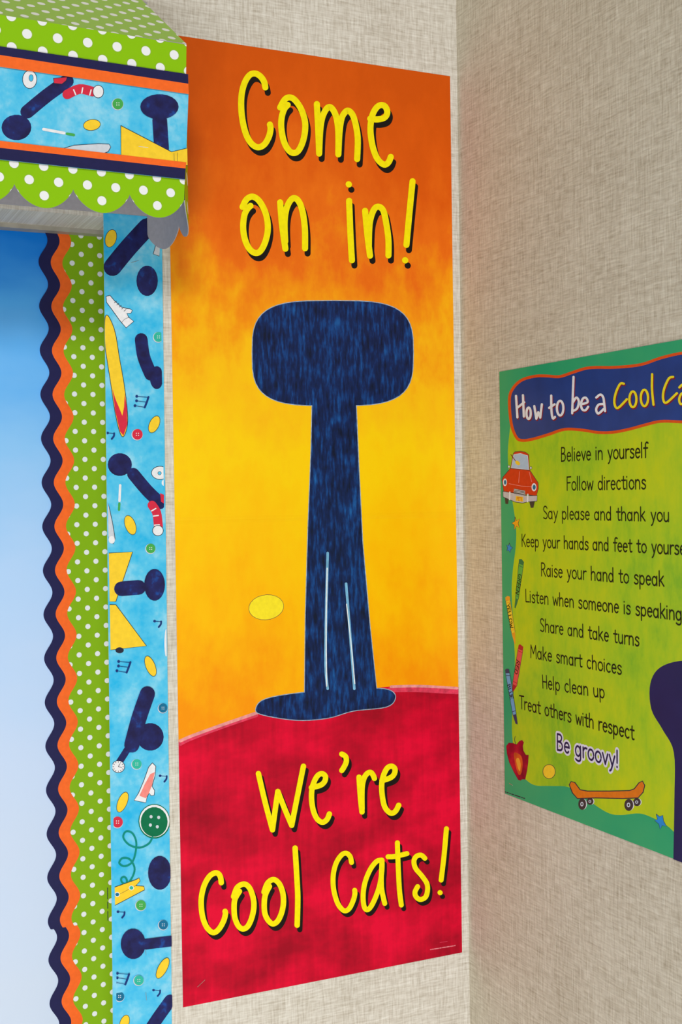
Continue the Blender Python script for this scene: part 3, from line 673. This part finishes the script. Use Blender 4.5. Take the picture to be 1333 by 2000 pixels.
title = [[(112, 390), (122, 548)], [(163, 385), (170, 542)], [(118, 480), (172, 437)], ell(205, 518, 16, 42, -90, 270), [(247, 465), (262, 558)], [(262, 558), (276, 510)], [(276, 510), (291, 550)], [(291, 550), (303, 452)],
  [(372, 388), (374, 500), (384, 556), (400, 545)], [(357, 478), (397, 452)], ell(438, 480, 24, 54, -90, 270), [(537, 250), (527, 518)], [(531, 440), (558, 402), (576, 430), (564, 482), (530, 502)],
  [(590, 452), (640, 437), (630, 405), (606, 410), (592, 452), (602, 490), (626, 495), (645, 470)], [(705, 402), (735, 380), (756, 400), (764, 450), (770, 502)], [(757, 450), (722, 455), (704, 490), (720, 520), (758, 488)]]
cool = [[(908, 300), (880, 302), (848, 370), (838, 440), (862, 480), (930, 415)], ell(975, 415, 26, 58, -90, 270), ell(1060, 405, 27, 60, -90, 270), [(1117, 230), (1116, 340), (1127, 455)], [(1272, 250), (1240, 262), (1205, 340), (1198, 410), (1222, 440), (1300, 370)],
  [(1318, 327), (1345, 306), (1368, 335), (1378, 440)], [(1368, 378), (1336, 372), (1317, 412), (1328, 450), (1364, 436)], [(1420, 200), (1424, 430)], [(1398, 300), (1448, 290)]]
for ss, mat in ((title, WHITE), (cool, ink('title_yellow_ink', 244, 222, 30))):
    I = Ink(PR, TB, 353/1333, 980, 670); I.z = 8
    for s_ in ss: I.stroke([(x+5, y+9) for x, y in s_], 18, SHADOWRED, sm=len(s_) > 2 and len(s_) < 15)
    I.z = 30
    for s_ in ss: I.stroke(s_, 17, mat, sm=len(s_) > 2 and len(s_) < 15)
    I.build('lettering', pr)
TXT = ink('text_black_ink', 24, 30, 10)
LINES = [('Believe in yourself', (1097, 901), (1268, 893), 26.5, None), ('Follow directions', (1108, 957.5), (1265, 954.5), 26, None), ('Say please and thank you', (1062, 1013), (1311, 1018.5), 24, None),
  ('Keep your hands and feet to yourself', (1020, 1067), (1330, 1083), 23.5, 'Keep your hands and feet to yours'), ('Raise your hand to speak', (1058, 1124.5), (1301, 1145), 25, None),
  ('Listen when someone is speaking', (1027.5, 1175), (1322, 1210.5), 24, 'Listen when someone is speakin'), ('Share and take turns', (1056, 1232.5), (1252, 1262), 24.5, None),
  ('Make smart choices', (1037, 1284), (1217.5, 1317.5), 24.5, None), ('Help clean up', (1060.5, 1343.5), (1184.5, 1363.8), 25, None), ('Treat others with respect', (1016, 1383), (1242, 1445), 25, None)]
for tx, p, q, cap, part in LINES:
    I = Ink(PR, TB); I.z = 4; write(I, tx, p, q, cap, .115, [((0, 0), TXT, 1)], part); I.build('lettering', pr)
I = Ink(PR, TB); I.z = 4
GLOW = ink('lettering_halo_white', 226, 222, 236)
write(I, 'Be groovy!', (1089, 1464), (1212, 1500.5), 31, .13, [((0, 0), GLOW, 3.0), ((0, 0), NAVY, 1)]); I.build('lettering', pr)
# car
I = Ink(PR, TB, 160/1333, 970, 870); I.z = 4
CARRED = ink('car_red_ink', 212, 52, 24); GLS = ink('car_window_ink', 178, 200, 224); CHR = ink('bumper_ink', 198, 192, 196); DRK = ink('tyre_ink', 62, 54, 54)
I.poly([(145, 850), (210, 868), (200, 955), (155, 950)], DRK); I.poly([(545, 920), (635, 912), (612, 1015), (568, 1015)], DRK)
I.poly([(290, 125), (310, 103), (400, 95), (480, 108), (535, 150), (550, 405), (238, 378), (275, 170)], CARRED, outline=LINE, ow=1)
I.poly([(292, 148), (400, 130), (518, 166), (540, 395), (250, 366)], GLS, outline=WHITE, ow=.8)
I.stroke([(245, 150), (325, 258)], 12, SHADOWRED); I.poly(ell(355, 285, 45, 30, rot=40), YELLOW)
I.poly([(235, 375), (555, 405), (690, 610), (692, 700), (662, 822), (128, 750), (100, 560), (118, 512)], CARRED, outline=LINE, ow=1)
for s_ in ([(385, 425), (372, 605)], [(545, 435), (583, 590)], [(215, 622), (410, 660), (580, 672)]): I.stroke(s_, 8, PINK)
I.poly([(300, 700), (475, 735), (480, 822), (285, 782)], DRK)
for q in range(4): I.stroke([(298-q*3, 712+q*21), (474+q*2, 745+q*21)], 8, WHITE)
I.poly([(115, 745), (220, 762), (510, 818), (675, 815), (670, 905), (520, 918), (440, 938), (320, 922), (120, 838)], CHR, outline=LINE, ow=1)
for x, y in ((228, 820), (522, 855)): I.stroke([(x, y-60), (x-4, y+60)], 22, WHITE)
I.poly([(325, 822), (445, 838), (445, 915), (325, 902)], YELLOW)
for x, y, r_, s_ in ((150, 600, 33, 62), (623, 680, 40, 66)): I.poly(ell(x, y, r_, s_), WHITE); I.poly(ell(x+3, y, r_*.62, s_*.62), DTEAL)
for x, y in ((215, 345), (572, 365)): I.poly(ell(x, y, 15, 22), WHITE, outline=LINE, ow=.7)
car = I.build('printed_car', pr)
I = Ink(PR, TB); I.z = 60; write(I, 'PETE', (970+342*.12, 870+890*.12), (970+436*.12, 870+904*.12), 6.2, .13, [((0, 0), OUTL, 1)]); I.build('number_plate_lettering', car)
# stars
for nm, pts, frm, mat in (('o', [(178, 45), (192, 82), (222, 62), (208, 105), (220, 148), (192, 130), (172, 165), (172, 122), (148, 103), (178, 85)], (90/429, 970, 1000), ink('star_orange_ink', 244, 172, 30)),
      ('b', [(125, 288), (135, 318), (157, 335), (140, 348), (132, 380), (118, 355), (103, 365), (108, 330), (98, 305), (118, 315)], (90/429, 970, 1000), ink('star_blue_ink', 36, 140, 214)),
      ('b', [(1145, 640), (1170, 660), (1195, 650), (1200, 690), (1222, 732), (1190, 725), (1175, 755), (1165, 715), (1135, 690), (1155, 680)], (353/1333, 980, 1420), ink('star_blue_ink', 36, 140, 214))):
    I = Ink(PR, TB, *frm); I.z = 4; I.poly(pts, mat, outline=LINE, ow=.9); I.build('printed_star', pr)
# crayons
def crayon(cap, body, tip, cols, word, a, b):
    I = Ink(PR, TB, 90/429, 970, 1000); I.z = 6 if word != 'BLUE' else 60
    I.poly(body, cols[1], outline=LINE, ow=.7); I.poly(cap, cols[0]); I.poly(tip, cols[0])
    def lerp(p, q, t_): return (p[0]+(q[0]-p[0])*t_, p[1]+(q[1]-p[1])*t_)
    for t_ in (.06, .92): I.stroke([lerp(body[0], body[3], t_), lerp(body[1], body[2], t_)], 5, cols[0])
    o = I.build('printed_crayon', pr)
    J = Ink(PR, TB, 1, 0, 0); J.z = I.z+20; f_ = lambda p: (970+p[0]*90/429, 1000+p[1]*90/429)
    # lettering runs down the crayon
    pl = PR; Aa = Vector(pl.uv(pl.at(*f_(a)))); Bb = Vector(pl.uv(pl.at(*f_(b)))); d = Bb-Aa; L = d.length; d.normalize(); n_ = Vector((-d.y, d.x)); sx = L/sum(GL[c][0] for c in word); h = 0.0060
    x = 0; J.direct = True
    for c in word:
        for st in GL[c][1]: J.stroke([tuple(Aa+d*(x+p[0])*sx+n_*p[1]*h) for p in st], h*.13, TXT)
        x += GL[c][0]
    J.build('crayon_lettering', o)
C_ = lambda n, r, g, b: ink('crayon_'+n, r, g, b)
crayon([(215, 440), (240, 438), (262, 465), (258, 497), (213, 478)], [(213, 478), (258, 497), (210, 812), (182, 805)], [(182, 805), (210, 812), (196, 860), (184, 897), (173, 890)], (C_('dark_green', 44, 120, 70), C_('green', 96, 178, 70)), 'GREEN', (214, 570), (184, 760))
crayon([(88, 795), (108, 782), (130, 787), (133, 820), (92, 828)], [(92, 828), (133, 820), (180, 1120), (146, 1126)], [(146, 1126), (180, 1120), (183, 1222), (175, 1232)], (C_('orange', 236, 164, 40), C_('yellow', 244, 208, 50)), 'YELLOW', (100, 860), (136, 1090))
crayon([(212, 1238), (225, 1230), (256, 1255), (252, 1288), (207, 1270)], [(207, 1270), (252, 1290), (195, 1622), (155, 1602)], [(155, 1602), (195, 1622), (162, 1672), (154, 1682)], (C_('dark_red', 178, 36, 44), C_('red', 228, 86, 80)), 'RED', (196, 1370), (172, 1500))
crayon([(88, 1468), (105, 1458), (124, 1462), (131, 1500), (92, 1500)], [(92, 1500), (131, 1500), (192, 1880), (161, 1890)], [(161, 1890), (192, 1880), (206, 1977), (186, 1970)], (C_('navy', 54, 60, 96), C_('blue', 110, 168, 212)), 'BLUE', (110, 1610), (140, 1750))
# apple
I = Ink(PR, TB, 353/1333, 980, 1420); I.z = 5
t = NT('apple_print', .36); ap = t.done(t.ramp(t.noise(t.coord('Object'), 45, 4), [(0.35, rgb(120, 8, 34)), (0.55, rgb(170, 16, 44)), (0.72, rgb(206, 40, 50))]))
I.poly([(40, 140), (58, 117), (92, 120), (115, 130), (135, 105), (155, 96), (168, 112), (160, 140), (165, 175), (183, 206), (203, 205), (200, 260), (192, 320), (178, 386), (155, 384), (145, 393), (128, 388), (95, 330), (62, 260), (45, 195)], ap, outline=SHADOWRED, ow=.8)
I.poly([(95, 200), (115, 190), (150, 215), (160, 270), (150, 340), (130, 350), (110, 290)], ink('apple_orange_ink', 214, 92, 32, .36, .3, 60), sm=True); I.poly([(112, 240), (130, 230), (145, 270), (140, 325), (125, 300)], ink('apple_yellow_ink', 240, 170, 50), sm=True)
I.stroke([(106, 68), (100, 95), (112, 128)], 4, LINE, sm=True); I.build('printed_apple', pr)
I = Ink(PR, TB, 353/1333, 980, 1420); I.z = 5; I.poly(ell(355, 328, 46, 52), YELLOW, outline=LINE, ow=1); I.build('yellow_oval', pr)
# skateboard
I = Ink(PR, TB, 353/1333, 980, 1420); I.z = 5
for x, y, a_, b_ in ((658, 548, 25, 26), (1004, 553, 28, 30), (600, 568, 29, 42), (944, 574, 33, 44)):
    I.poly(ell(x+6, y, a_, b_*.95), WHITE); I.poly(ell(x, y, a_, b_), DRK); I.poly(ell(x-2, y, a_*.4, b_*.4), PALE); I.poly(ell(x-2, y, a_*.2, b_*.2), DRK)
I.poly([(505, 425), (518, 402), (545, 408), (585, 462), (640, 472), (800, 472), (950, 468), (985, 455), (1020, 410), (1045, 398), (1062, 430), (1050, 480), (1012, 522), (900, 527), (700, 522), (565, 527), (528, 485)], ink('board_orange_ink', 226, 122, 26), outline=LINE, ow=1.8); I.build('printed_skateboard', pr)
I = Ink(PR, TB); I.z = 6
I.poly(smooth([(1317, 1678), (1319, 1560), (1318, 1470), (1296, 1425), (1274, 1385), (1272, 1335), (1292, 1303), (1340, 1290), (1400, 1300), (1425, 1370), (1405, 1470)])+[(1405, 1712)], ink('navy_form_ink', 34, 34, 84, .36, .1, 30), outline=None); I.build('painted_form', pr)
I = Ink(PR, TB, 403/1333, 930, 1250); I.z = 5
x = 190
while x < 320:
    L_ = random.choice((6, 9, 12)); yy = 980+(x-190)*.335; I.stroke([(x, yy), (x+L_, yy+L_*.335)], 6, LINE); x += L_+random.choice((4, 8))
I.build('small_print', pr)

# ================================================================== staples
STEEL = NT('staple_steel', 0.3, .5); STEEL.b.inputs['Metallic'].default_value = 0.9; STEEL = STEEL.done(STEEL.ramp(STEEL.noise(STEEL.coord('Object'), 500, 2), [(0.3, rgb(196, 190, 186)), (0.7, rgb(226, 222, 218))]))
def staple(pl, a, b, base, label):
    A_, B_ = pl.at(*a), pl.at(*b); d = (B_-A_).normalized(); n = pl.n; sd = n.cross(d); r = 0.00022; mb = MB()
    def seg(p, q):
        ax = (q-p).normalized(); s1 = sd if abs(ax.dot(sd)) < .9 else d; s2 = ax.cross(s1).normalized(); s1 = s2.cross(ax)
        ra = [(s1*math.cos(k*math.pi/3)+s2*math.sin(k*math.pi/3))*r for k in range(6)]
        for k in range(6): mb.face([p+ra[k], p+ra[(k+1) % 6], q+ra[(k+1) % 6], q+ra[k]], STEEL)
        mb.face([p+x_ for x_ in ra], STEEL); mb.face([q+x_ for x_ in ra], STEEL)
    tp = n*(base+r)
    seg(A_+tp, B_+tp); seg(A_+tp, A_+n*(base-0.0004)); seg(B_+tp, B_+n*(base-.0004))
    o = mb.build('staple'); tag(o, label, 'staple', 'staples')
PL.clamp = None; PR.clamp = None; BL.clamp = None
staple(PL, (385.5, 1927), (400, 1913.5), .0006, 'tiny bright staple in the lower left corner of the red and orange poster')
staple(PR, (996.5, 1529.5), (1003, 1533.5), .0006, 'tiny staple in the lower left corner of the green rules poster')
staple(BL, (256, 513.5), (270, 509.5), .0014, 'tiny staple near the top of the blue picture border, below the awning')
staple(BL, (284, 1938), (285.5, 1952), .0014, 'tiny upright staple just under the joint of the blue picture border')
staple(BL, (283, 1846), (284.5, 1864), .0014, 'tiny upright staple above the joint of the blue picture border')
